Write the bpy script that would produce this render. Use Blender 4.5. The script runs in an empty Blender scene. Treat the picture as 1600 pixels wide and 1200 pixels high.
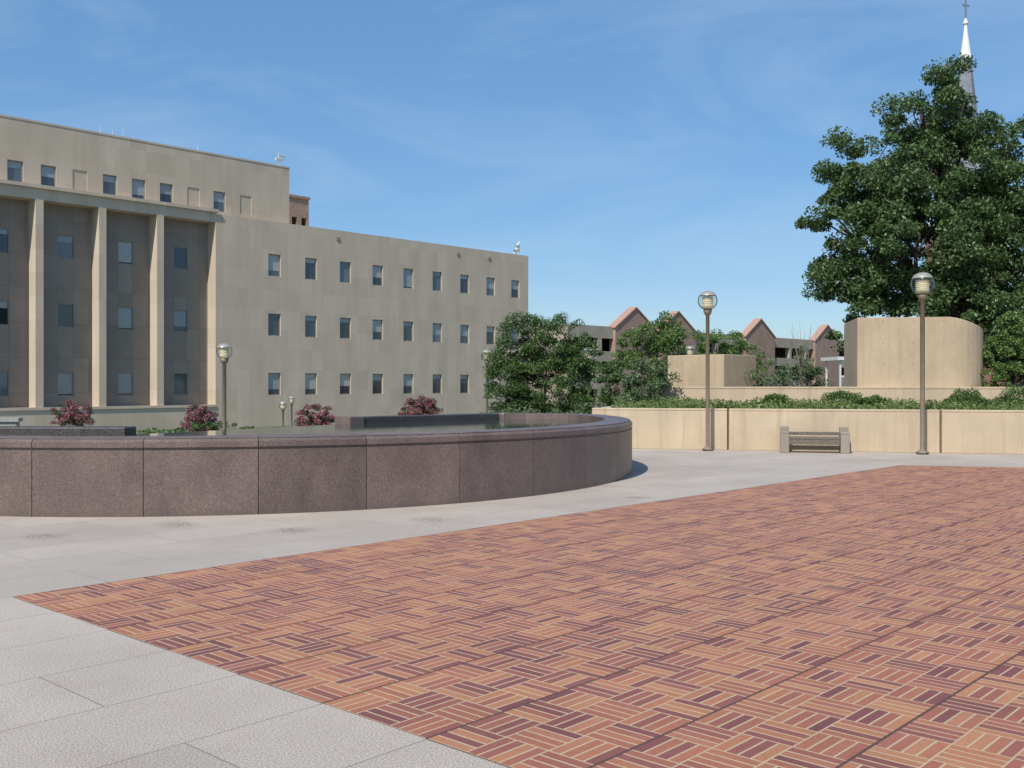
import bpy, math, random
import numpy as np
from mathutils import Vector, Matrix
random.seed(7); rng=np.random.default_rng(11)
scene=bpy.context.scene
scene.view_settings.view_transform='Standard'; scene.view_settings.look='None'; scene.view_settings.exposure=0
R=math.radians

# ------------------------------------------------------------ node helpers
class NT:
    def __init__(s,name):
        s.m=bpy.data.materials.new(name); s.m.use_nodes=True; s.t=s.m.node_tree
        s.b=s.t.nodes['Principled BSDF']
    def n(s,typ,**kw):
        nd=s.t.nodes.new(typ)
        for k,v in kw.items(): setattr(nd,k,v)
        return nd
    def l(s,a,b): s.t.links.new(a,b)
    def put(s,sock,v):
        if hasattr(v,'links') or isinstance(v,bpy.types.NodeSocket): s.l(v,sock)
        else: sock.default_value=v
    def math(s,op,a,b=0.0,c=None,clamp=False):
        nd=s.n('ShaderNodeMath',operation=op); nd.use_clamp=clamp
        s.put(nd.inputs[0],a); s.put(nd.inputs[1],b)
        if c is not None: s.put(nd.inputs[2],c)
        return nd.outputs[0]
    def obj(s):
        return s.n('ShaderNodeTexCoord').outputs['Object']
    def sep(s,v):
        nd=s.n('ShaderNodeSeparateXYZ'); s.l(v,nd.inputs[0]); return nd.outputs
    def comb(s,x,y,z=0.0):
        nd=s.n('ShaderNodeCombineXYZ'); s.put(nd.inputs[0],x); s.put(nd.inputs[1],y); s.put(nd.inputs[2],z); return nd.outputs[0]
    def scalev(s,v,sx,sy,sz):
        nd=s.n('ShaderNodeVectorMath',operation='MULTIPLY'); s.l(v,nd.inputs[0]); nd.inputs[1].default_value=(sx,sy,sz); return nd.outputs[0]
    def noise(s,v,scale,detail=3,rough=.55,dist=0):
        nd=s.n('ShaderNodeTexNoise'); s.l(v,nd.inputs['Vector']); nd.inputs['Scale'].default_value=scale
        nd.inputs['Detail'].default_value=detail; nd.inputs['Roughness'].default_value=rough; nd.inputs['Distortion'].default_value=dist
        return nd.outputs['Fac']
    def ramp(s,f,stops,interp='LINEAR'):
        nd=s.n('ShaderNodeValToRGB'); cr=nd.color_ramp; cr.interpolation=interp
        while len(cr.elements)<len(stops): cr.elements.new(.5)
        for e,(p,c) in zip(cr.elements,stops):
            e.position=p; e.color=(c[0],c[1],c[2],1) if not isinstance(c,float) else (c,c,c,1)
        s.put(nd.inputs[0],f); return nd.outputs[0]
    def mix(s,f,a,b,typ='MIX'):
        nd=s.n('ShaderNodeMix',data_type='RGBA',blend_type=typ)
        s.put(nd.inputs[0],f)
        for i,v in ((6,a),(7,b)):
            if isinstance(v,bpy.types.NodeSocket): s.l(v,nd.inputs[i])
            else: nd.inputs[i].default_value=(v[0],v[1],v[2],1)
        return nd.outputs[2]
    def bump(s,h,strength=.3,dist=.02):
        nd=s.n('ShaderNodeBump'); s.l(h,nd.inputs['Height']); nd.inputs['Strength'].default_value=strength; nd.inputs['Distance'].default_value=dist
        s.l(nd.outputs[0],s.b.inputs['Normal'])
    def col(s,c): s.put(s.b.inputs['Base Color'],c if isinstance(c,bpy.types.NodeSocket) else (*c,1))
    def rough(s,r): s.put(s.b.inputs['Roughness'],r)

def simple(name,c,rough=.6,metal=0,var=.15,scale=8):
    N=NT(name); o=N.obj()
    f=N.noise(o,scale,4)
    N.col(N.mix(N.ramp(f,[(.3,0.0),(.7,1.0)]),[x*(1-var) for x in c],[min(1,x*(1+var)) for x in c]))
    N.rough(rough); N.b.inputs['Metallic'].default_value=metal
    return N.m

def concrete(name,c,stain=.35,tie=False):
    N=NT(name); o=N.obj()
    f1=N.noise(o,.7,5,.6); f2=N.noise(N.scalev(o,5,5,.35),1.0,4,.6); f3=N.noise(o,45,2)
    a=N.mix(N.ramp(f1,[(.3,0.0),(.7,1.0)]),[x*.86 for x in c],[x*1.1 for x in c])
    st=N.ramp(f2,[(.50,0.0),(.70,1.0)])
    dark=[c[0]*.62,c[1]*.58,c[2]*.52]
    a=N.mix(N.math('MULTIPLY',st,stain),a,dark)
    lt=N.ramp(N.noise(N.scalev(o,3,3,.5),1.3,5,.65,.6),[(.58,0.0),(.66,1.0)])
    a=N.mix(N.math('MULTIPLY',lt,.25),a,[min(1,x*1.25) for x in c])
    a=N.mix(.25,a,N.ramp(f3,[(.3,.3),(.7,.75)]),'OVERLAY')
    if tie:
        x,y,z=N.sep(o)[:3]
        fx=N.math('SUBTRACT',N.math('FRACT',N.math('DIVIDE',x,.8)),.5)
        fz=N.math('SUBTRACT',N.math('FRACT',N.math('DIVIDE',z,.62)),.5)
        d=N.math('ADD',N.math('MULTIPLY',N.math('MULTIPLY',fx,.8),N.math('MULTIPLY',fx,.8)),N.math('MULTIPLY',N.math('MULTIPLY',fz,.62),N.math('MULTIPLY',fz,.62)))
        a=N.mix(N.math('MULTIPLY',N.math('LESS_THAN',d,.0005),.5),a,[x*.35 for x in c])
    N.col(a); N.rough(.85); N.bump(f3,.25,.01); return N.m

# ------------------------------------------------------------ mesh helpers
def link(o,parent=None):
    scene.collection.objects.link(o)
    if parent: o.parent=parent
    return o
def empty(name,loc=(0,0,0),rz=0):
    e=bpy.data.objects.new(name,None); e.location=loc; e.rotation_euler=(0,0,rz); e.empty_display_size=.3
    return link(e)
class MB:
    def __init__(s): s.v=[]; s.f=[]; s.mi=[]
    def add(s,v,f,mi=0):
        b=len(s.v); s.v+= [tuple(p) for p in v]; s.f+=[tuple(i+b for i in q) for q in f]; s.mi+=[mi]*len(f)
    def box(s,x0,x1,y0,y1,z0,z1,mi=0):
        v=[(x0,y0,z0),(x1,y0,z0),(x1,y1,z0),(x0,y1,z0),(x0,y0,z1),(x1,y0,z1),(x1,y1,z1),(x0,y1,z1)]
        s.add(v,[(0,3,2,1),(4,5,6,7),(0,1,5,4),(1,2,6,5),(2,3,7,6),(3,0,4,7)],mi)
    def prism(s,pts,z0,z1,mi=0):
        n=len(pts); zt=z1 if isinstance(z1,(list,tuple)) else [z1]*n
        v=[(p[0],p[1],z0) for p in pts]+[(p[0],p[1],zt[i]) for i,p in enumerate(pts)]
        f=[tuple(range(n-1,-1,-1)),tuple(range(n,2*n))]+[(i,(i+1)%n,n+(i+1)%n,n+i) for i in range(n)]
        s.add(v,f,mi)
    def lathe(s,prof,cx=0,cy=0,seg=24,mi=0):
        v=[];f=[]
        for r,z in prof:
            for k in range(seg):
                a=2*math.pi*k/seg; v.append((cx+r*math.cos(a),cy+r*math.sin(a),z))
        for i in range(len(prof)-1):
            for k in range(seg):
                a=i*seg+k;b=i*seg+(k+1)%seg; f.append((a,b,b+seg,a+seg))
        s.add(v,f,mi)
    def tube(s,pts,rad,seg=8,mi=0):
        v=[];f=[]; pts=[Vector(p) for p in pts]
        for i,p in enumerate(pts):
            d=(pts[min(i+1,len(pts)-1)]-pts[max(i-1,0)]).normalized()
            a=d.cross(Vector((0.31,1,0.1))); a.normalize(); b=d.cross(a)
            for k in range(seg):
                t=2*math.pi*k/seg; v.append(p+ (a*math.cos(t)+b*math.sin(t))*rad[i])
        for i in range(len(pts)-1):
            for k in range(seg):
                A=i*seg+k;B=i*seg+(k+1)%seg; f.append((A,B,B+seg,A+seg))
        s.add(v,f,mi)
    def wall(s,x0,x1,z0,z1,y,ops,depth,mi=0):
        """wall sheet facing -y with rectangular openings (xa,xb,za,zb) and reveals"""
        xs=sorted(set([x0,x1]+[a for o in ops for a in o[:2]])); zs=sorted(set([z0,z1]+[a for o in ops for a in o[2:4]]))
        for i in range(len(xs)-1):
            for j in range(len(zs)-1):
                cx=(xs[i]+xs[i+1])/2; cz=(zs[j]+zs[j+1])/2
                if any(o[0]<cx<o[1] and o[2]<cz<o[3] for o in ops): continue
                a,b,c,d=xs[i],xs[i+1],zs[j],zs[j+1]
                s.add([(a,y,c),(b,y,c),(b,y,d),(a,y,d)],[(0,1,2,3)],mi)
        for a,b,c,d in [o[:4] for o in ops]:
            Y=y+depth
            s.add([(a,y,c),(b,y,c),(b,Y,c),(a,Y,c)],[(0,1,2,3)],mi)
            s.add([(a,y,d),(a,Y,d),(b,Y,d),(b,y,d)],[(0,1,2,3)],mi)
            s.add([(a,y,c),(a,Y,c),(a,Y,d),(a,y,d)],[(0,1,2,3)],mi)
            s.add([(b,y,c),(b,y,d),(b,Y,d),(b,Y,c)],[(0,1,2,3)],mi)
    def make(s,name,mats,parent=None,smooth=False,loc=None,rz=0,bevel=0):
        me=bpy.data.meshes.new(name); me.from_pydata(s.v,[],s.f)
        for m in (mats if isinstance(mats,list) else [mats]): me.materials.append(m)
        me.polygons.foreach_set('material_index',s.mi)
        if smooth: me.polygons.foreach_set('use_smooth',[True]*len(s.f))
        me.update(); o=bpy.data.objects.new(name,me); link(o,parent)
        if loc: o.location=loc
        o.rotation_euler=(0,0,rz)
        if bevel:
            b=o.modifiers.new('bevel','BEVEL'); b.width=bevel; b.segments=2; b.limit_method='ANGLE'
        return o

# ------------------------------------------------------------ foliage
def leafmat(name,dark,light,alt=None,altf=.5):
    N=NT(name)
    g=N.n('ShaderNodeNewGeometry'); r=g.outputs['Random Per Island']
    c=N.ramp(r,[(0,dark),(.6,[(a+b)/2 for a,b in zip(dark,light)]),(1,light)])
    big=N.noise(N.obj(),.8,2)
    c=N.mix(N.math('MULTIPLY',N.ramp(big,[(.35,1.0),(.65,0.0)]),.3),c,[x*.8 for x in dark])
    if alt:
        w=N.n('ShaderNodeTexWhiteNoise',noise_dimensions='1D'); N.l(r,w.inputs['W'])
        pn=N.noise(N.obj(),3.5,2)
        f=N.math('GREATER_THAN',N.math('ADD',w.outputs['Value'],N.math('MULTIPLY',N.math('SUBTRACT',pn,.5),2.2)),1-altf)
        c=N.mix(f,c,alt)
    N.col(c); N.rough(.45); N.b.inputs['Specular IOR Level'].default_value=.45
    tr=N.n('ShaderNodeBsdfTranslucent'); N.l(c,tr.inputs[0])
    mx=N.n('ShaderNodeMixShader'); mx.inputs[0].default_value=.3
    out=N.t.nodes['Material Output']
    N.l(N.b.outputs[0],mx.inputs[1]); N.l(tr.outputs[0],mx.inputs[2]); N.l(mx.outputs[0],out.inputs[0])
    return N.m

def leaves_from_points(P,size,upbias=.5,aspect=.5):
    n=len(P)
    d=rng.normal(size=(n,3)); d/=np.linalg.norm(d,axis=1)[:,None]
    nn=rng.normal(size=(n,3)); nn[:,2]=np.abs(nn[:,2])+upbias
    w=np.cross(d,nn); w/=np.linalg.norm(w,axis=1)[:,None]+1e-9
    s=size*rng.uniform(.6,1.35,size=n)[:,None]
    a=P-d*s*.5; b=P+w*s*aspect*.5; c=P+d*s*.5; e=P-w*s*aspect*.5
    return np.stack([a,b,c,e],1).reshape(-1,3)

def cloud(blobs,clump_r,per_clump,density=1.0,shell=.45):
    out=[]; cents=[]
    for (cx,cy,cz,rx,ry,rz) in blobs:
        vol=rx*ry*rz; nc=max(4,int(density*vol/(clump_r**3)*.9))
        d=rng.normal(size=(nc,3)); d/=np.linalg.norm(d,axis=1)[:,None]
        rr=rng.uniform(shell**3,1,size=nc)**(1/3)
        C=np.array([cx,cy,cz])+d*rr[:,None]*np.array([rx,ry,rz])*rng.uniform(.78,1.12,size=(nc,1))
        cents.append(C)
        for c in C:
            k=int(per_clump*rng.uniform(.5,1.4)); r=clump_r*rng.uniform(.5,1.25)
            q=rng.normal(size=(k,3)); q/=np.linalg.norm(q,axis=1)[:,None]
            q*=rng.uniform(0.15,1.12,size=(k,1))**.6
            q*=np.array([r,r,r*.62]); q[:,2]-= .25*r*(q[:,0]**2+q[:,1]**2)/(r*r)
            out.append(c+q)
    return np.concatenate(out),np.concatenate(cents)

def quad_mesh(name,V,mat,parent=None,extra=None,extra_mat=None):
    nv=len(V); nf=nv//4
    ev=extra.v if extra else []; ef=extra.f if extra else []
    allv=np.concatenate([V,np.array(ev,dtype=float)]) if ev else V
    loops=np.arange(nf*4); 
    if ef: loops=np.concatenate([loops,(np.array(ef).reshape(-1)+nv)])
    tf=nf+len(ef)
    me=bpy.data.meshes.new(name); me.vertices.add(len(allv)); me.vertices.foreach_set('co',allv.reshape(-1).astype(np.float32))
    me.loops.add(tf*4); me.loops.foreach_set('vertex_index',loops.astype(np.int32))
    me.polygons.add(tf); me.polygons.foreach_set('loop_start',(np.arange(tf)*4).astype(np.int32))
    me.materials.append(mat)
    if extra_mat: me.materials.append(extra_mat)
    mi=np.zeros(tf,dtype=np.int32); mi[nf:]=1 if extra_mat else 0
    me.polygons.foreach_set('material_index',mi)
    me.update(calc_edges=True); me.validate()
    o=bpy.data.objects.new(name,me); return link(o,parent)

bark=simple('bark',(.07,.055,.042),.9,0,.4,12)
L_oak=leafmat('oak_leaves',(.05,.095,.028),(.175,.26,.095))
L_shrub=leafmat('shrub_leaves',(.045,.09,.022),(.15,.24,.07))
L_light=leafmat('light_leaves',(.08,.15,.03),(.23,.33,.10))
L_grey=leafmat('grey_leaves',(.08,.13,.05),(.21,.29,.14))
L_hedge=leafmat('hedge_leaves',(.05,.105,.02),(.15,.25,.06))
L_cover=leafmat('groundcover_leaves',(.09,.15,.03),(.30,.36,.12))
L_pink=leafmat('crape_myrtle_leaves',(.05,.085,.025),(.13,.19,.06),(.50,.15,.24),.50)

def plant(name,base,blobs,clump_r,per,leaf,mat,stems=5,stem_r=.03,density=1.0,trunk_split=.3,shell=.45,aspect=.5):
    P,C=cloud(blobs,clump_r,per,density,shell)
    V=leaves_from_points(P,leaf,aspect=aspect)
    mb=MB(); bx,by,bz=base
    idx=rng.choice(len(C),size=min(stems,len(C)),replace=False)
    for i in idx:
        c=C[i]; m=np.array([bx,by,bz])*(1-trunk_split)+c*trunk_split; m[2]=bz+(c[2]-bz)*(trunk_split+.15)
        m[:2]+=rng.normal(size=2)*.08
        mb.tube([(bx+rng.normal()*.05,by+rng.normal()*.05,bz),m,(m+c)/2+rng.normal(size=3)*.06,c],[stem_r,stem_r*.8,stem_r*.55,stem_r*.25],6)
    return quad_mesh(name,V,mat,None,mb,bark)

# ============================================================ WORLD / LIGHT / CAMERA
sun_h=Vector((-.46,-.888)).normalized(); EL=R(47)
S=Vector((sun_h.x*math.cos(EL),sun_h.y*math.cos(EL),math.sin(EL)))
w=bpy.data.worlds.new('World'); scene.world=w; w.use_nodes=True; t=w.node_tree
bg=t.nodes['Background']; sky=t.nodes.new('ShaderNodeTexSky'); sky.sky_type='NISHITA'; sky.sun_disc=False
sky.sun_elevation=EL; sky.sun_rotation=math.atan2(S.x,S.y)%(2*math.pi)
sky.air_density=1.0; sky.dust_density=.4; sky.ozone_density=2.5; sky.altitude=0
hs=t.nodes.new('ShaderNodeHueSaturation'); hs.inputs['Saturation'].default_value=1.18; hs.inputs['Value'].default_value=1.15
t.links.new(sky.outputs[0],hs.inputs['Color'])
ev=t.nodes.new('ShaderNodeMix'); ev.data_type='RGBA'; ev.inputs[0].default_value=.5
t.links.new(hs.outputs[0],ev.inputs[6]); ev.inputs[7].default_value=(1.3,3.0,5.5,1)
tc=t.nodes.new('ShaderNodeTexCoord')
mp=t.nodes.new('ShaderNodeMapping'); mp.inputs['Rotation'].default_value=(R(8),R(18),R(20)); mp.inputs['Scale'].default_value=(1.3,1.3,4.5)
t.links.new(tc.outputs['Generated'],mp.inputs[0])
nz=t.nodes.new('ShaderNodeTexNoise'); nz.inputs['Scale'].default_value=2.1; nz.inputs['Detail'].default_value=9; nz.inputs['Roughness'].default_value=.6; nz.inputs['Distortion'].default_value=.7
t.links.new(mp.outputs[0],nz.inputs['Vector'])
rp=t.nodes.new('ShaderNodeValToRGB'); rp.color_ramp.elements[0].position=.46; rp.color_ramp.elements[0].color=(0,0,0,1); rp.color_ramp.elements[1].position=.78; rp.color_ramp.elements[1].color=(.26,.26,.26,1)
t.links.new(nz.outputs['Fac'],rp.inputs[0])
mx=t.nodes.new('ShaderNodeMix'); mx.data_type='RGBA'; t.links.new(rp.outputs[0],mx.inputs[0]); t.links.new(ev.outputs[2],mx.inputs[6]); mx.inputs[7].default_value=(5.4,6.4,7.6,1)
t.links.new(mx.outputs[2],bg.inputs[0]); bg.inputs[1].default_value=.12
sd=bpy.data.lights.new('sun','SUN'); sd.energy=4.7; sd.angle=R(.53); sd.color=(1,.95,.865)
so=bpy.data.objects.new('sun',sd); link(so); so.rotation_euler=S.to_track_quat('Z','Y').to_euler(); so.location=(-20,-30,40)
cd=bpy.data.cameras.new('camera'); cd.lens=36; cd.sensor_width=36; cd.clip_end=6000
cam=bpy.data.objects.new('camera',cd); link(cam); cam.location=(0,0,1.6); cam.rotation_euler=(R(90),0,0); scene.camera=cam

# ============================================================ GROUND
LOW=-1.25
N=NT('grass_ground'); o=N.obj(); f=N.noise(o,.15,5); f2=N.noise(o,3,4)
N.col(N.mix(N.ramp(f,[(.4,0.0),(.6,1.0)]),N.ramp(f2,[(.3,(.04,.07,.02)),(.7,(.09,.13,.04))]),(.22,.21,.19))); N.rough(.9)
mb=MB(); mb.add([(-3000,-3000,LOW),(3000,-3000,LOW),(3000,3000,LOW),(-3000,3000,LOW)],[(0,1,2,3)]); mb.make('ground',N.m)

# plaza frame (paving aligned with the brick field)
P0=Vector((-3.75,7.69)); ANG=math.atan2(.738,.675)
def loc2(p):
    d=Vector(p)-P0; return (d.x*math.cos(ANG)+d.y*math.sin(ANG), -d.x*math.sin(ANG)+d.y*math.cos(ANG))
N=NT('granite_pavers'); o=N.obj()
br=N.n('ShaderNodeTexBrick'); N.l(o,br.inputs['Vector']); br.offset=.5
br.inputs['Scale'].default_value=1; br.inputs['Brick Width'].default_value=1.52; br.inputs['Row Height'].default_value=.76; br.inputs['Mortar Size'].default_value=.004; br.inputs['Mortar Smooth'].default_value=.3
br.inputs['Color1'].default_value=(.375,.32,.27,1); br.inputs['Color2'].default_value=(.425,.365,.31,1); br.inputs['Mortar'].default_value=(.19,.16,.135,1)
c=br.outputs['Color']
sp=N.noise(o,110,3,.75); c=N.mix(.85,c,N.ramp(sp,[(.32,.16),(.5,.52),(.68,.86)]),'OVERLAY')
bl=N.noise(o,.55,6,.6); c=N.mix(.45,c,N.ramp(bl,[(.3,.36),(.7,.62)]),'OVERLAY')
st=N.ramp(N.noise(o,2.6,6,.7,.5),[(.52,0.0),(.72,1.0)]); c=N.mix(N.math('MULTIPLY',st,.25),c,(.28,.21,.165))
spot=N.ramp(N.noise(o,9,3,.6),[(.68,0.0),(.72,1.0)]); c=N.mix(N.math('MULTIPLY',spot,.22),c,(.18,.145,.12))
N.col(c); N.rough(.8); N.bump(sp,.1,.003); paver=N.m
wall_d=Vector((.973,-.232)).normalized(); wall_n=Vector((.232,.973)).normalized(); W0=Vector((2.0,25.6))
pl=[(-60,-40),(60,-40),W0+wall_d*60+wall_n*.3,W0+wall_n*.3,(1.6,28.5),(-60,28.5)]
pts=[loc2(p) for p in pl]
mb=MB(); mb.prism(pts,LOW-.3,0); mb.make('plaza_pavement',paver,loc=(P0.x,P0.y,0),rz=ANG)

# brick field
N=NT('basket_weave_brick'); o=N.obj(); X,Y,Z=N.sep(o)[:3]; s=.76/3
x=N.math('DIVIDE',X,s); y=N.math('DIVIDE',Y,s)
cx=N.math('FLOOR',x); cy=N.math('FLOOR',y); fx=N.math('FRACT',x); fy=N.math('FRACT',y)
par=N.math('MULTIPLY',N.math('FRACT',N.math('MULTIPLY',N.math('ADD',cx,cy),.5)),2.0)
A=N.math('ADD',fx,N.math('MULTIPLY',par,N.math('SUBTRACT',fy,fx)))
B=N.math('ADD',fy,N.math('MULTIPLY',par,N.math('SUBTRACT',fx,fy)))
b3=N.math('MULTIPLY',B,4.0); idx=N.math('FLOOR',b3); fb=N.math('FRACT',b3)
ea=N.math('MULTIPLY',N.math('MINIMUM',A,N.math('SUBTRACT',1.0,A)),s*1.4)
eb=N.math('MULTIPLY',N.math('MINIMUM',fb,N.math('SUBTRACT',1.0,fb)),s/4)
wob=N.math('MULTIPLY',N.math('SUBTRACT',N.noise(o,60,2),.5),.003)
dd=N.math('ADD',N.math('MINIMUM',ea,eb),wob)
mort=N.ramp(N.math('MULTIPLY',dd,100),[(.50,1.0),(.64,0.0)])
wn=N.n('ShaderNodeTexWhiteNoise',noise_dimensions='3D'); N.l(N.comb(cx,cy,N.math('ADD',idx,N.math('MULTIPLY',par,5.0))),wn.inputs['Vector'])
bc=N.ramp(wn.outputs['Value'],[(0,(.17,.055,.052)),(.16,(.215,.072,.06)),(.30,(.27,.09,.065)),(.55,(.335,.118,.07)),(.75,(.38,.148,.075)),(.92,(.41,.185,.09)),(1,(.32,.11,.08))])
n1=N.noise(o,90,3,.7); n2=N.noise(o,1.1,5,.6)
bc=N.mix(.5,bc,N.ramp(n1,[(.3,.34),(.7,.66)]),'OVERLAY'); bc=N.mix(.5,bc,N.ramp(n2,[(.3,.38),(.7,.62)]),'OVERLAY')
mc=N.mix(N.noise(o,2,3),(.38,.27,.165),(.55,.41,.25))
c=N.mix(mort,bc,mc)
fs=N.math('FRACT',N.math('ADD',N.math('DIVIDE',Y,.76),.5)); ds=N.math('ABSOLUTE',N.math('SUBTRACT',fs,.5))
seam=N.math('LESS_THAN',N.math('ADD',ds,N.math('MULTIPLY',wob,2.0)),.0105)
c=N.mix(N.math('MULTIPLY',seam,.92),c,(.07,.03,.025))
N.col(c); N.rough(.72); N.bump(N.math('SUBTRACT',N.math('SUBTRACT',1.0,mort),seam),.5,.004); brickm=N.m
e1=Vector((math.cos(ANG),math.sin(ANG))); e2=Vector((math.sin(ANG),-math.cos(ANG)))
F=P0+e1*16.85; NN=P0+e2*6.84
M2=Matrix(((e1.x,-wall_d.x),(e1.y,-wall_d.y))); r=F-NN; sol=M2.inverted()@r
F2=NN+e1*sol.x
mb=MB(); mb.add([(*loc2(p),.004) for p in (P0,NN,F2,F)],[(0,1,2,3)]); mb.make('brick_paving',brickm,loc=(P0.x,P0.y,0),rz=ANG)

# faint engraved medallions in the paving
N=NT('engraved_stone'); o=N.obj(); X,Y,Z=N.sep(o)[:3]
rr=N.math('SQRT',N.math('ADD',N.math('MULTIPLY',X,X),N.math('MULTIPLY',Y,Y)))
nn_=N.noise(o,11,3,.6,1.5); ln=N.ramp(N.math('ABSOLUTE',N.math('SUBTRACT',nn_,.5)),[(.012,1.0),(.035,0.0)])
fade=N.ramp(rr,[(.14,1.0),(.28,0.0)])
f=N.math('MULTIPLY',ln,fade)
tr=N.n('ShaderNodeBsdfTransparent'); ms=N.n('ShaderNodeMixShader'); N.l(N.math('MULTIPLY',f,.5),ms.inputs[0]); N.l(tr.outputs[0],ms.inputs[1]); N.l(N.b.outputs[0],ms.inputs[2]); N.l(ms.outputs[0],N.t.nodes['Material Output'].inputs[0])
N.col((.16,.13,.11)); N.rough(.9); engr=N.m
for (x,y) in [(-4.9,10.75),(-3.8,11.65),(-2.4,11.2),(-.95,12.05),(1.75,14.4)]:
    mb=MB(); n=32; mb.add([(.3*math.cos(2*math.pi*k/n),.3*math.sin(2*math.pi*k/n),0) for k in range(n)],[tuple(range(n))]); mb.make('engraved_medallion',engr,loc=(x,y,.004),rz=random.random()*6)

# ============================================================ FOUNTAIN
def granite(name,c1,c2,rough=.5):
    N=NT(name); o=N.obj(); g=N.n('ShaderNodeNewGeometry').outputs['Random Per Island']
    f=N.noise(o,70,4,.75); v=N.n('ShaderNodeTexVoronoi'); N.l(o,v.inputs['Vector']); v.inputs['Scale'].default_value=90
    c=N.mix(N.ramp(f,[(.36,0.0),(.64,1.0)]),c1,c2)
    c=N.mix(N.math('MULTIPLY',N.ramp(v.outputs['Color'],[(.55,0.0),(.8,1.0)]),.22),c,(.36,.30,.27))
    c=N.mix(.8,c,N.ramp(g,[(0,.40),(1,.60)]),'OVERLAY')
    big=N.noise(N.scalev(o,1.5,1.5,.8),1.2,5,.65,.4); c=N.mix(.7,c,N.ramp(big,[(.3,.32),(.7,.66)]),'OVERLAY')
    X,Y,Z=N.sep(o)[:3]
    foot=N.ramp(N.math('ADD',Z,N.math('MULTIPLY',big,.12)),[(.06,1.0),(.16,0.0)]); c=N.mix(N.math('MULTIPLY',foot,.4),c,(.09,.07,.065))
    N.col(c); N.rough(rough); N.bump(f,.12,.004); return N.m
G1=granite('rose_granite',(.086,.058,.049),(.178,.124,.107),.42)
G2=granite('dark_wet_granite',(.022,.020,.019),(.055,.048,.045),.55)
dark=simple('joint_and_shade_dark',(.03,.027,.025),.9)  # near-black for stone joints, and for shade painted behind openings
FE=empty('fountain',(-5.05,19.6,0)); RO=7.3
prof=[(0,0),(0,.795),(-.022,.80),(-.022,.828),(.004,.833),(.004,.90),(-.055,.95),(-.50,.95),(-.50,.3)]
mb=MB()
step=10.59; a=-90+4.8-step*11; 
while a<14:
    a0=a+.035; a1=min(a+step,15)-.035
    n=8; v=[];f=[]; k=len(prof)
    for i in range(n+1):
        th=R(a0+(a1-a0)*i/n)
        for (dr,z) in prof: v.append(((RO+dr)*math.cos(th),(RO+dr)*math.sin(th),z))
    for i in range(n):
        for j in range(k): f.append((i*k+j,(i+1)*k+j,(i+1)*k+(j+1)%k,i*k+(j+1)%k))
    f.append(tuple(range(k-1,-1,-1))); f.append(tuple(n*k+j for j in range(k)))
    mb.add(v,f); a+=step
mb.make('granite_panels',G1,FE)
mb=MB(); v=[];f=[]; n=120
cp=[(-.035,0),(-.035,.94),(-.47,.94),(-.47,.2)]
for i in range(n+1):
    th=R(-201+(215.5)*i/n)
    for (dr,z) in cp: v.append(((RO+dr)*math.cos(th),(RO+dr)*math.sin(th),z))
for i in range(n):
    for j in range(4): f.append((i*4+j,(i+1)*4+j,(i+1)*4+(j+1)%4,i*4+(j+1)%4))
mb.add(v,f); mb.make('ring_core',dark,FE)
def L(x,y): return (x+5.05,y-19.6)
outer=[L(*p) for p in [(2.0,21.5),(1.86,21.95),(1.55,22.4),(1.05,22.75),(.4,22.9),(-.5,22.9)]]
outer[0]=(RO*math.cos(R(15)),RO*math.sin(R(15)))
inner=[((RO-.5)*math.cos(R(15)),(RO-.5)*math.sin(R(15)))]+[L(*p) for p in [(1.40,21.75),(1.2,22.05),(.85,22.28),(.3,22.4),(-.3,22.4)]]
mb=MB()
for i in range(5):
    mb.prism([inner[i],outer[i],outer[i+1],inner[i+1]],0,.95)
mb.make('rim_return',G1,FE)
def beam(mb,p,q,th,z0,z1):
    p=Vector(p);q=Vector(q);d=(q-p).normalized();n_=Vector((-d.y,d.x))*th/2
    mb.prism([p-n_,q-n_,q+n_,p+n_],z0,z1)
mb=MB(); beam(mb,L(-.35,22.62),L(-3.05,20.15),.42,0,.955); beam(mb,L(-5.75,15.45),L(-11.0,15.7),.42,0,.955)
mb.make('weir_wall',G2,FE,bevel=.02)
mb=MB(); beam(mb,L(-3.05,20.15),L(-3.3,19.9),.5,0,.97); beam(mb,L(-.4,22.72),L(-.1,22.65),.55,0,.958); mb.make('weir_end_block',G1,FE,bevel=.02)
N=NT('fountain_water'); o=N.obj(); N.col((.03,.05,.04)); N.rough(.04); N.b.inputs['IOR'].default_value=1.33; N.b.inputs['Specular IOR Level'].default_value=.8
N.bump(N.noise(o,5,3),.12,.02); water=N.m
wp=[((RO-.49)*math.cos(R(th)),(RO-.49)*math.sin(R(th))) for th in range(-145,16,5)]
wp+=[L(*p) for p in [(1.2,22.05),(.3,22.4),(-.5,22.4),(-3.0,20.0),(-5.8,15.6),(-10.5,15.8)]]
mb=MB(); mb.prism(wp,0.02,.80); mb.make('basin_body',G2,FE)
mb=MB(); mb.add([(p[0],p[1],.83) for p in wp],[tuple(range(len(wp)))]); mb.make('water',water,FE)

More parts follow.
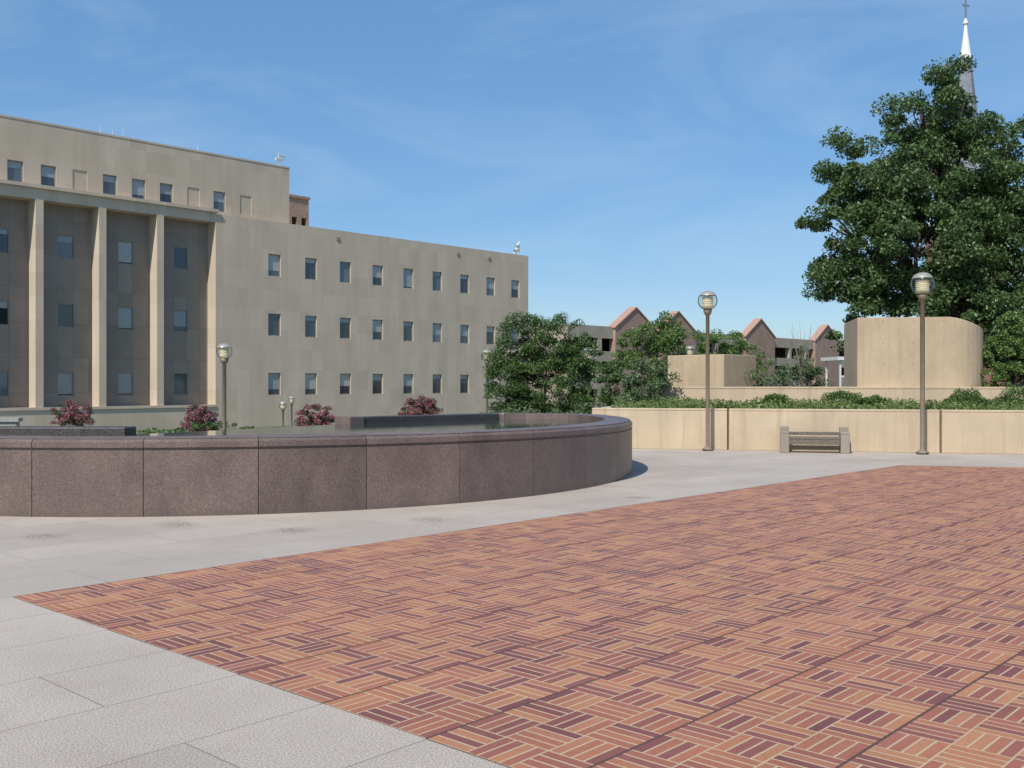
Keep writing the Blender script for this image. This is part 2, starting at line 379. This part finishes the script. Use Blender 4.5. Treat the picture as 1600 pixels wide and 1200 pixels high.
# ============================================================ RETAINING WALLS, BLOCKS
CW=concrete('buff_concrete',(.49,.385,.265),.4)
CT=concrete('buff_concrete_tied',(.45,.345,.23),.35,True)
wang=math.atan2(wall_d.y,wall_d.x)
RW=empty('retaining_wall',(W0.x,W0.y,0),wang)
joints=[0,3.33,8.15,12.97,17.8,22.6,40]
mb=MB()
for i in range(len(joints)-1):
    a=joints[i]+(.025 if i else 0); b=joints[i+1]-.025
    mb.box(a,b,0,.35,0,.95); mb.box(a,b,-.008,.36,.95,1.0)
mb.box(0,.35,.39,6,LOW,.98)
mb.make('wall_panels',CW,RW,bevel=.012)
mb=MB(); mb.box(.1,39.9,.06,.33,0,.97); 
mb.make('joint_backing',simple('joint_brown',(.16,.11,.07),.9),RW)
soil=simple('soil',(.09,.06,.04),.95,0,.3,4)
mb=MB(); mb.prism([(.37,.38),(40,.38),(40,5.1),(.37,5.9)],LOW,.86); mb.make('planter_bed',soil,None,loc=(W0.x,W0.y,0),rz=wang)
U0=Vector((4.3,31.08))
UW=empty('upper_retaining_wall',(U0.x,U0.y,0),wang)
mb=MB(); mb.box(0,34,0,.35,.5,1.46); mb.box(-.01,34,-.012,.37,1.46,1.52); mb.box(0,.35,.38,9,.3,1.43); mb.make('wall_body',CW,UW,bevel=.01)
mb=MB(); mb.prism([(.36,.36),(34,.36),(34,16),(.36,9)],LOW,1.3); mb.make('terrace',soil,None,loc=(U0.x,U0.y,0),rz=wang)
mb=MB(); mb.prism([(4.92,32.4),(6.42,31.02),(7.72,32.35),(6.2,33.75)],1.0,2.50)
o_=mb.make('concrete_vent_block',CT,bevel=.02)
bl=[(10.1,29.95),(12.55,29.36)]; zt=[3.54,3.54]
for i in range(1,13):
    a=R(-103+i*9.0); cxx,cyy,rr_=12.78,30.46,1.13
    px=cxx+rr_*math.cos(a); py=cyy+rr_*math.sin(a); bl.append((px,py)); u_=(px-12.4)/1.5; zt.append(3.54-.42*max(0,u_)**1.5)
bl+= [(13.85,32.8),(10.7,33.0)]; zt+=[3.12,3.54]
mb=MB(); mb.prism(bl,1.2,zt); mb.make('concrete_vent_block',CT,bevel=.02)

# ============================================================ BENCH
BE=empty('park_bench',(W0.x+wall_d.x*5.32-wall_n.x*.5,W0.y+wall_d.y*5.32-wall_n.y*.5,0),wang)
bc_=concrete('bench_concrete',(.28,.235,.185),.3)
wood=simple('weathered_wood',(.14,.115,.09),.8,0,.35,20)
mb=MB()
for sx in (-.78,.56):
    mb.box(sx,sx+.2,-.27,.25,0,.44); mb.box(sx+.002,sx+.198,.10,.248,.44,.60); mb.box(sx+.002,sx+.198,-.268,-.16,.44,.50)
mb.make('end_supports',bc_,BE,bevel=.015)
mb=MB()
for i in range(4): mb.box(-.577,.557,-.25+i*.10,-.25+i*.10+.085,.32,.37)
mb.box(-.577,.557,-.25,-.21,.20,.315); mb.box(-.577,.557,-.2,.13,.27,.315)
mb.make('seat',wood,BE,bevel=.006)
mb=MB()
mb.box(-.577,.557,.16,.20,.40,.475)
mb.make('backrest',wood,BE,bevel=.006)

# ============================================================ LAMPS
polem=simple('bronze_paint',(.22,.17,.12),.5,.1,.1,6)
N=NT('lamp_glass')
tr=N.n('ShaderNodeBsdfTransparent'); tr.inputs[0].default_value=(.95,.95,.93,1); gl=N.n('ShaderNodeBsdfGlossy'); gl.inputs['Roughness'].default_value=.03
lw=N.n('ShaderNodeLayerWeight'); lw.inputs[0].default_value=.12; m_=N.n('ShaderNodeMixShader')
N.l(N.math('ADD',N.math('MULTIPLY',lw.outputs['Fresnel'],.8),.03),m_.inputs[0]); N.l(tr.outputs[0],m_.inputs[1]); N.l(gl.outputs[0],m_.inputs[2]); N.l(m_.outputs[0],N.t.nodes['Material Output'].inputs[0]); glass=N.m
capm=simple('lamp_reflector',(.40,.375,.32),.35,.35,.1,6)
corem=simple('lamp_refractor',(.75,.68,.5),.25,0,.1,30)
def lamp(x,y,z0,zg,r,pr=.05):
    E=empty('street_lamp',(x,y,0))
    mb=MB(); mb.lathe([(0.001,z0+.05),(pr*2.6,z0+.04),(pr*2.6,z0),(pr*2.6,z0+.04),(pr*2.4,z0+.06),(pr*1.15,z0+.09),(pr,z0+.12),(pr*.92,zg-r-.12),(pr*1.3,zg-r-.11),(pr*1.9,zg-r-.05),(pr*2.1,zg-r+.03),(.001,zg-r+.035)],seg=16)
    mb.make('pole',polem,E,True)
    mb=MB(); pf=[(max(.001,r*math.sin(math.pi*i/24)),zg-r*math.cos(math.pi*i/24)) for i in range(25)]
    mb.lathe(pf,seg=32); mb.make('glass_globe',glass,E,True)
    q=r*.93
    mb=MB(); mb.lathe([(max(.001,q*math.cos(math.pi/2*i/10)),zg+.06+(q-.03)*.93*math.sin(math.pi/2*i/10)) for i in range(2,11)],seg=28)
    mb.make('upper_reflector',capm,E,True)
    mb=MB(); pr_=[(.001,zg-r+.05)]
    for i in range(7): 
        zz=zg-r+.05+i*(r*1.05/6); pr_+= [(r*.62,zz),(r*.5,zz+r*.09)]
    pr_+=[(.001,zg+r*.2)]
    mb.lathe(pr_,seg=20); mb.make('lens',corem,E)
lamp(4.69,24.55,0,3.60,.235)
lamp(9.36,23.35,0,3.89,.26,.055)
lamp(-8.12,28.9,LOW,2.52,.225,.06)
lamp(-1.0,41,LOW,2.75,.235)
lamp(2.78,37,LOW,2.70,.235)
lamp(8.0,46,LOW,3.08,.235)
lamp(-12.3,55,LOW,.45,.22); 
lamp(-11.9,55.3,LOW,.75,.18)

# ============================================================ OFFICE BUILDING
N=NT('limestone'); o=N.obj(); X,Y,Z=N.sep(o)[:3]
v=N.comb(N.math('ADD',X,200.27),N.math('ADD',Z,100.4))
br=N.n('ShaderNodeTexBrick'); N.l(v,br.inputs['Vector']); br.offset=0; br.inputs['Scale'].default_value=1
br.inputs['Brick Width'].default_value=1.007; br.inputs['Row Height'].default_value=1.355; br.inputs['Mortar Size'].default_value=.010; br.inputs['Mortar Smooth'].default_value=.5
br.inputs['Color1'].default_value=(.505,.41,.31,1); br.inputs['Color2'].default_value=(.565,.462,.352,1); br.inputs['Mortar'].default_value=(.47,.38,.29,1)
c=br.outputs['Color']; n1=N.noise(N.scalev(o,1,1,.25),.9,5,.6); c=N.mix(.35,c,N.ramp(n1,[(.3,.38),(.7,.62)]),'OVERLAY')
n2=N.noise(N.scalev(o,2.5,2.5,.2),1,4); c=N.mix(N.math('MULTIPLY',N.ramp(n2,[(.55,0.0),(.75,1.0)]),.18),c,(.34,.27,.20))
N.col(c); N.rough(.85); N.bump(N.noise(o,8,3),.06,.02); lime=N.m
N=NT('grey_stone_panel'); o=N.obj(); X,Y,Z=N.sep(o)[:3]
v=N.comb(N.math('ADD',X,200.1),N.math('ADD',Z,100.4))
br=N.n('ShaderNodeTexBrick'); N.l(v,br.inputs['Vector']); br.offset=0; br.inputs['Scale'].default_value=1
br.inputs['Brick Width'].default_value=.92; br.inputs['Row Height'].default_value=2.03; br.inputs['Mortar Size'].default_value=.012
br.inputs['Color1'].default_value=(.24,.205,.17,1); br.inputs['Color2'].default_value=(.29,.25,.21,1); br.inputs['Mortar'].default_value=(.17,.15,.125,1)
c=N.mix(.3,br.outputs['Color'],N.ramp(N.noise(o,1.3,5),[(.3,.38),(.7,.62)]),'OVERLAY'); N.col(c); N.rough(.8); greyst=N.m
N=NT('window_glass'); g=N.n('ShaderNodeNewGeometry').outputs['Random Per Island']
N.col(N.ramp(g,[(0,(.02,.025,.03)),(.6,(.05,.065,.075)),(1,(.12,.15,.165))])); N.rough(.04); N.b.inputs['Specular IOR Level'].default_value=.9
N.bump(N.noise(N.obj(),.8,2),.06,.05); wglass=N.m
N=NT('window_blinds'); X,Y,Z=N.sep(N.obj())[:3]; g=N.n('ShaderNodeNewGeometry').outputs['Random Per Island']
ln=N.math('GREATER_THAN',N.math('FRACT',N.math('MULTIPLY',Z,14.0)),.3)
N.col(N.mix(ln,(.16,.17,.17),N.ramp(g,[(0,(.22,.27,.30)),(.5,(.34,.38,.40)),(1,(.48,.47,.42))]))); N.rough(.12); N.b.inputs['Coat Weight'].default_value=.5; blinds=N.m
framem=simple('window_frame',(.26,.24,.21),.5,.1,.1,6)

BA=math.atan2(.729,.684)
OB=empty('office_building',(-16.275,70,0),BA)
wins=MB(); frm=MB()
def window(xc,za,zb,y,wd=.95,blank=False):
    a,b=xc-wd/2,xc+wd/2
    if blank:
        return (a,b,za,zb)
    t_=.06
    frm.box(a,b,y-.05,y+.02,zb-t_,zb); frm.box(a,b,y-.05,y+.02,za,za+t_)
    frm.box(a,a+t_,y-.05,y+.02,za+t_,zb-t_); frm.box(b-t_,b,y-.05,y+.02,za+t_,zb-t_)
    a+=t_;b-=t_; z0=za+t_; z1=zb-t_
    u=random.random(); cut=z1
    if u<.75: cut=z0+(z1-z0)*random.choice([.25,.4,.5,.7,.8,.05])
    if cut>z0+.1: wins.add([(a,y,z0),(b,y,z0),(b,y,cut),(a,y,cut)],[(0,1,2,3)],0)
    if cut<z1-.05: wins.add([(a,y,cut),(b,y,cut),(b,y,z1),(a,y,z1)],[(0,1,2,3)],1)
    return (a-t_,b+t_,za,zb)
rows=[1.6,5.65,9.72]; H=.76
ops=[]
for c0 in range(9):
    for z in rows: ops.append(window(.05+3.02*c0 if c0<8 else 24.2,z-H,z+H,.13,1.0))
ops=[o for o in ops if o[1]<25.5]
walls=MB()
walls.wall(-4.45,25.85,LOW-.3,12.7,0,ops,.25)
walls.add([(-4.45,0,12.7),(25.85,0,12.7),(25.85,.5,12.7),(-4.45,.5,12.7)],[(0,1,2,3)])
walls.box(-4.44,25.85,.5,26,LOW-.3,12.3)
walls.add([(25.85,0,LOW-.3),(25.85,.5,LOW-.3),(25.85,.5,12.7),(25.85,0,12.7)],[(0,1,2,3)])
piers=[-8.07-3.7*i for i in range(11)]
bops=[]
rr_=-4.45
for pr_ in piers:
    bops.append((pr_,rr_,.25,12.15)); rr_=pr_-.45
xl=piers[-1]-.45
walls.wall(xl,-4.45,LOW-.3,12.78,0,bops,1.0)
walls.box(xl,-4.3,-.16,.62,12.78,12.98)
walls.box(xl,-4.47,-.07,-.003,.10,.26)
walls.box(xl,1.62,1.3,26,LOW-.3,12.4)
tops=[]; blanks=[]
for xc in [-1.83,-3.81,-5.7,-7.58,-9.42,-11.26,-13.1,-14.94,-16.8,-18.6,-20.5,-22.3,-24.2,-26,-27.9,-29.7]:
    bk=xc in(-1.83,-5.7,-13.1,-20.5,-27.9)
    o4=window(xc,12.99,14.3,.72,.88,bk)
    tops.append(o4)
    if bk: blanks.append(o4)
walls.wall(xl,1.66,12.4,16.75,.6,tops,.25)
for b_ in blanks: walls.add([(b_[0],.64,b_[2]),(b_[1],.64,b_[2]),(b_[1],.64,b_[3]),(b_[0],.64,b_[3])],[(0,1,2,3)],2)
walls.add([(1.66,.6,12.3),(1.66,18,12.3),(1.66,18,16.75),(1.66,.6,16.75)],[(0,1,2,3)])
walls.add([(xl,.6,16.75),(1.66,.6,16.75),(1.66,18,16.75),(xl,18,16.75)],[(0,1,2,3)])
walls.box(xl,1.68,.575,.60-.003,16.66,16.77)
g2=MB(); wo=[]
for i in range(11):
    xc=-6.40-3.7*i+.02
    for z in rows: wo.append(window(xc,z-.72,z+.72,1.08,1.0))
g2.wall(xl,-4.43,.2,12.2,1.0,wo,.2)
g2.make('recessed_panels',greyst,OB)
blankm=simple('infill_panel',(.50,.41,.31),.85,0,.08,3)
walls.make('limestone_walls',[lime,greyst,blankm],OB)
wins.make('windows',[wglass,blinds],OB); frm.make('window_frames',framem,OB)
mb=MB(); mb.wall(3,8.6,12.3,16.3,8,[(7.9,8.4,13.2,14.8),(7.0,7.5,13.2,14.8),(6.1,6.6,13.2,14.8)],.4); mb.box(3,8.6,8.4,12,12.3,16.3); mb.box(2.9,8.7,7.9,12.1,16.3,16.5)
mb.make('brick_penthouse',simple('penthouse_brick',(.33,.23,.17),.9,0,.2,3),OB)
mb=MB(); mb.box(6,8.5,8.35,8.39,13,15); mb.make('penthouse_opening_shade',dark,OB)  # dark sheet that paints the shade inside the penthouse openings
met=simple('white_metal',(.62,.62,.60),.4,.1,.05,5)
mb=MB()
mb.tube([(1.0,.9,16.7),(1.0,.9,17.75)],[.03,.03]); mb.box(.75,1.35,.8,1.0,17.2,17.32); mb.tube([(1.0,.9,17.6),(1.5,.9,17.5)],[.08,.08]); 
for q,h in [(-4.3,.9),(-8.8,.7),(-9.5,1.0),(-10.2,.8),(-11,.9)]: mb.tube([(q,2.5,16.7),(q,2.5,16.7+h)],[.02,.015],5)
mb.make('roof_antennas',met,OB)
mb=MB(); mb.tube([(24.9,.5,12.6),(24.9,.5,13.5)],[.04,.04]); mb.tube([(24.6,.5,13.1),(25.2,.5,13.3)],[.12,.12]); mb.tube([(24.9,.5,13.5),(25.3,.4,13.9)],[.16,.05]); mb.tube([(25.2,.5,13.0),(25.2,.5,14.0)],[.05,.03]); mb.tube([(24.5,.5,12.7),(24.9,.5,13.2)],[.04,.04])
mb.make('roof_cameras',met,OB)
mb=MB()
for q in (5.4,17.4,21.0): mb.box(q-.14,q+.14,-.06,-.003,11.98,12.2)
mb.make('wall_vents',framem,OB)

mb=MB(); mb.box(-1.2,1.2,0,.5,LOW,.1); mb.box(-1.3,1.3,-.08,.58,.1,.25); mb.make('stone_gate_pier',simple('grey_granite',(.33,.32,.30),.8),loc=(-20.9,40.5,0),rz=.2)

# ============================================================ PARKING GARAGE
GA=empty('parking_garage',(13.06,110,0),BA)
tan=simple('tan_precast',(.38,.32,.25),.9,0,.15,.8); pinkb=simple('pink_brick',(.36,.235,.18),.9,0,.15,1.2)
mb=MB(); ops=[]
for i in range(15):
    a=-10+i*4.5
    for z in (-.3,2.6,5.0): ops.append((a,a+3.9,z,z+1.35))
mb.wall(-11,58,LOW-.5,7.6,0,ops,.6,0); mb.box(-10.9,58,3,40,LOW-.5,7.45,1)  # near-black core box stands in for the shade within the garage decks
mb.add([(-11,0,7.6),(58,0,7.6),(58,3,7.45),(-11,3,7.45)],[(0,1,2,3)],0); mb.add([(-11,0,LOW),(-11,0,7.6),(-11,40,7.6),(-11,40,LOW)],[(0,1,2,3)],0)
mb.make('precast_frame',[tan,dark],GA)
mb=MB()
for gx in (0,8.0,26.4,44.7):
    hw=3.6; hp=9.75
    mb.add([(gx-hw,-.3,LOW),(gx+hw,-.3,LOW),(gx+hw,-.3,7.6),(gx,-.3,hp),(gx-hw,-.3,7.6),(gx-hw,.5,LOW),(gx+hw,.5,LOW),(gx+hw,.5,7.6),(gx,.5,hp),(gx-hw,.5,7.6)],
      [(0,1,2,3,4),(5,9,8,7,6),(1,6,7,2),(0,4,9,5),(2,7,8,3),(3,8,9,4)])
mb.make('gabled_bays',pinkb,GA)
mb=MB()
for gx in (0,8.0,26.4,44.7):
    for s_ in (-1,1):
        p=[(gx+s_*3.75,-.42,7.45),(gx,-.42,9.73),(gx,-.42,9.88),(gx+s_*3.75,-.42,7.6)]; q=[(a,.62,c) for a,b,c in p]
        mb.add(p+q,[(0,1,2,3),(4,7,6,5),(0,4,5,1),(1,5,6,2),(2,6,7,3),(3,7,4,0)])
mb.make('gable_copings',simple('coping',(.40,.24,.18),.8),GA)

mb=MB()
for x in (0,1.3): mb.box(x,x+.1,0,.1,LOW,3.0); mb.box(x,x+.1,2,2.1,LOW,3.0)
mb.box(-.2,1.6,-.2,2.3,3.0,3.2); mb.box(0,1.4,.02,.08,2.0,2.1); mb.box(0,1.4,.02,.08,1.2,1.3)
mb.make('walkway_canopy',met,loc=(19.2,60,0),rz=.1)

# ============================================================ CHURCH
CE=empty('church',(44.3,100,0),.35)
chb=simple('church_brick',(.26,.13,.10),.9,0,.2,1.5); slate=simple('slate',(.20,.21,.235),.6,0,.2,2); wht=simple('white_trim',(.75,.75,.72),.6,0,.05,2)
mb=MB(); mb.box(-2.6,2.6,-2.6,2.6,LOW,17); mb.make('tower',chb,CE)
mb=MB(); mb.box(-2.8,2.8,-2.8,2.8,17,17.5)
mb.box(-2.1,2.1,-2.1,2.1,21.2,21.7)
for sx in (-1,1):
    for sy in (-1,1): mb.box(sx*1.75-.2,sx*1.75+.2,sy*1.75-.2,sy*1.75+.2,17.5,21.2)
mb.box(-.2,.2,-1.9,-1.6,17.5,21.2); mb.make('belfry_trim',wht,CE)
mb=MB(); mb.box(-1.5,1.5,-1.5,1.5,17.5,21.2); mb.make('belfry_louvres',slate,CE)
mb=MB(); mb.lathe([(2.0,21.7),(1.5,24),(1.0,28.5),(.52,33.2)],seg=8); mb.make('spire',slate,CE)
mb=MB(); mb.lathe([(.52,33.2),(.6,33.3),(.5,33.8),(.24,35.6),(.13,36.6),(.28,36.8),(.14,37.1),(.001,37.5)],seg=10); mb.make('spire_cap',wht,CE)
mb=MB(); mb.box(-.06,.06,-.06,.06,37.3,39.4); mb.box(-.4,.4,-.05,.05,38.5,38.65); mb.make('cross',simple('iron',(.25,.25,.26),.5,.3),CE)
mb=MB(); mb.box(2.6,24,-5,5,LOW,7); mb.add([(2.6,-5.3,7),(24,-5.3,7),(24,5.3,7),(2.6,5.3,7),(2.6,0,11),(24,0,11)],[(0,1,5,4),(2,3,4,5),(0,4,3),(1,2,5)]); mb.make('nave',chb,CE)

# ============================================================ TREES AND PLANTS
def big_tree(name,base,blobs,clump_r,per,leaf,mat,trunk_r,fork,density=1.0,shell=.35):
    E=empty(name,(0,0,0))
    P,C=cloud(blobs,clump_r,per,density,shell)
    V=leaves_from_points(P,leaf); quad_mesh('foliage',V,mat,E)
    mb=MB(); b=np.array(base,float); fk=np.array(fork,float)
    mb.tube([b,b*.6+fk*.4+[.1,0,0],fk],[trunk_r*1.25,trunk_r,trunk_r*.8],12)
    for bb in blobs:
        c=np.array(bb[:3]); m=(fk+c)/2+rng.normal(size=3)*.35
        mb.tube([fk-[0,0,.3],m,c],[trunk_r*.42,trunk_r*.26,trunk_r*.11],8)
        near=C[np.linalg.norm((C-c)/np.array(bb[3:]),axis=1)<1.15]
        for q in near[:10]: mb.tube([m*.4+c*.6,(c+q)/2+rng.normal(size=3)*.2,q],[trunk_r*.11,trunk_r*.07,trunk_r*.03],5)
    mb.make('trunk_and_limbs',bark,E,True)
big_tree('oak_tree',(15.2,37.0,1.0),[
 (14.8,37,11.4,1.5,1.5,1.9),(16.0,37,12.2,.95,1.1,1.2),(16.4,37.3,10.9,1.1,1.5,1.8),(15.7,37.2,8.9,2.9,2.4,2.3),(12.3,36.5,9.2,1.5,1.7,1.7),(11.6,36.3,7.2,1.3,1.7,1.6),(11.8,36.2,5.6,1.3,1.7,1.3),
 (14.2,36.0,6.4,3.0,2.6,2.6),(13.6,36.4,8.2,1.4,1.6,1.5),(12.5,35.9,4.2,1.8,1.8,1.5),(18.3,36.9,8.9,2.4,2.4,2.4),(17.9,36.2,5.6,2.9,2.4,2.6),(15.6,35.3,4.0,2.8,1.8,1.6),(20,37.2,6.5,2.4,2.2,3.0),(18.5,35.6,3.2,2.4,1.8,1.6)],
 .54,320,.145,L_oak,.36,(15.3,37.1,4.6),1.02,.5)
big_tree('ornamental_tree',(1.1,34.0,LOW),[(.2,34,2.9,.9,1.0,1.0),(1.3,34,3.0,1.1,1.0,1.1),(2.1,34.2,2.4,.8,1.0,1.0),(.0,33.8,1.6,1.0,1.0,1.0),(1.2,33.6,1.5,1.5,1.1,1.3),(-.5,34,2.3,.5,.7,.6),(.6,33.6,.6,1.4,.9,.7)],
 .28,190,.075,L_shrub,.09,(1.0,34.0,.4),1.3,.5)
big_tree('redbud_tree',(7.1,50,LOW),[(7.1,50,4.2,1.3,1.4,1.1),(6.2,50,3.3,1.2,1.2,1.1),(8.1,50,3.5,1.1,1.2,1.0),(6.2,50,2.4,1.3,1.2,1.0),(7.6,50,2.2,1.4,1.2,1.0)],.40,190,.12,L_light,.1,(7.1,50,1.6),1.0)
big_tree('redbud_tree',(12.2,58,LOW),[(11.8,58,3.9,1.3,1.3,1.0),(13.1,58,3.5,1.2,1.2,1.0),(12.0,58,2.5,1.6,1.2,1.0),(10.6,58,3.0,1.0,1.0,.8),(14.2,58,2.6,1.0,1.0,.8)],.42,160,.14,L_light,.1,(12.2,58,1.6),.95)
plant('shrub',(3.95,30.6,.8),[(3.9,30.6,1.75,.66,.6,.7),(4.3,30.3,1.35,.55,.5,.55),(3.5,30.7,1.4,.55,.5,.6),(4.5,30.5,1.9,.35,.4,.5)],.22,190,.075,L_grey,10,.02)
plant('shrub',(3.1,32,.0),[(2.95,32,1.6,.6,.6,.7),(3.4,32.5,2.0,.6,.6,.6),(2.6,31.9,1.1,.6,.5,.6)],.26,190,.085,L_shrub,8,.02)
plant('shrub',(9.0,31.5,1.2),[(9.0,31.5,2.2,.6,.5,.65),(8.3,31.8,1.9,.75,.5,.42),(9.4,31.5,1.8,.5,.5,.45),(7.8,31.8,1.75,.5,.4,.3)],.22,110,.075,L_grey,16,.014,1.1,.25)
plant('shrub',(14.6,29.9,1.2),[(14.35,29.9,2.4,.6,.5,.75),(14.8,30.2,3.0,.7,.6,.75),(14.0,29.75,1.75,.5,.35,.5),(15.4,30,2.2,.9,.6,1.0)],.22,230,.075,L_light,10,.03,1.25)
plant('shrub',(-1.2,31.4,LOW),[(-1.0,31.2,.45,.7,.5,.5),(-.1,31.2,.6,.6,.5,.45),(.8,31.3,.4,.7,.5,.5),(1.6,31.2,.5,.5,.5,.5)],.24,150,.085,L_grey,8,.02)
mb=MB()
for i in range(22):
    a=rng.uniform(0,6.28); h=rng.uniform(1.3,2.4); r_=rng.uniform(.1,.6)
    mb.tube([(9,31.4,1.2),(9+math.cos(a)*r_*.5,31.4+math.sin(a)*r_*.5,1.2+h*.5),(9+math.cos(a)*r_,31.4+math.sin(a)*r_,1.2+h)],[.012,.008,.003],5)
mb.make('bare_shrub',simple('twig',(.22,.18,.14),.9))
def myrtle(x,y,z,rx,rz): plant('crape_myrtle',(x,y,LOW),[(x,y,z,rx,rx,rz),(x-rx*.4,y,z-rz*.5,rx*.7,rx*.7,rz*.7),(x+rx*.4,y,z-rz*.5,rx*.7,rx*.7,rz*.7)],.18,210,.065,L_pink,9,.02)
myrtle(-17.2,40,.42,.75,.45); myrtle(-12.2,40,.3,.65,.6); myrtle(-7.7,40,.4,.7,.55); myrtle(-4.3,48,.55,.9,.5)
plant('shrub',(-10.9,38,LOW),[(-10.9,38,-.1,.6,.5,.38),(-11.5,38,-.1,.5,.5,.3)],.2,120,.08,L_shrub,6,.02)
Pn=rng.uniform(size=(26000,3)); Pn=np.stack([-30+Pn[:,0]*31,28.75+Pn[:,1]*1.0,-.7+Pn[:,2]**.5*(.9+.12*np.sin(Pn[:,0]*80)+.08*np.sin(Pn[:,0]*211))],1)
quad_mesh('hedge',leaves_from_points(Pn,.10),L_shrub)
def wl(s_,n_): p=W0+wall_d*s_+wall_n*n_; return p.x,p.y
for s_,rad in [(6.2,.55),(7.05,.42),(9.3,.56),(10.6,.64),(11.75,.52),(13.0,.46),(14.4,.5),(4.5,.42)]:
    x,y=wl(s_,3.1+.3*math.sin(s_*3)); n=5200
    d=rng.normal(size=(n,3)); d/=np.linalg.norm(d,axis=1)[:,None]; d[:,2]=np.abs(d[:,2])
    lump=1+.10*np.sin(d[:,0]*7+s_)*np.sin(d[:,1]*6+s_*2)+.06*np.sin(d[:,2]*11+s_)
    P=np.array([x,y,.88])+d*(rng.uniform(.74,1.06,size=n)*lump)[:,None]*np.array([rad*1.1,rad,rad*.98])
    quad_mesh('clipped_shrub',leaves_from_points(P,.055,1.0),L_hedge)
n=60000; a=rng.uniform(.4,20,n); b=rng.uniform(.42,4.9,n)
hz=.86+(.09+.12*(np.sin(a*2.3+b)*.5+.5)+.08*np.sin(a*7.1+b*5))*rng.uniform(.2,1.3,n)
P=np.stack([W0.x+wall_d.x*a+wall_n.x*b,W0.y+wall_d.y*a+wall_n.y*b,np.maximum(hz,.87)],1)
quad_mesh('groundcover',leaves_from_points(P,.10,.2,.3),L_cover)
bl=[]
for i in range(46):
    x=-140+i*8+rng.uniform(-3,3); y=200+rng.uniform(-15,15); h=rng.uniform(4,7)
    bl.append((x,y,LOW+h*.55,5.5,4,h*.6))
Pd,_=cloud(bl,1.8,60,.5,.4); quad_mesh('distant_trees',leaves_from_points(Pd,.8),L_oak)
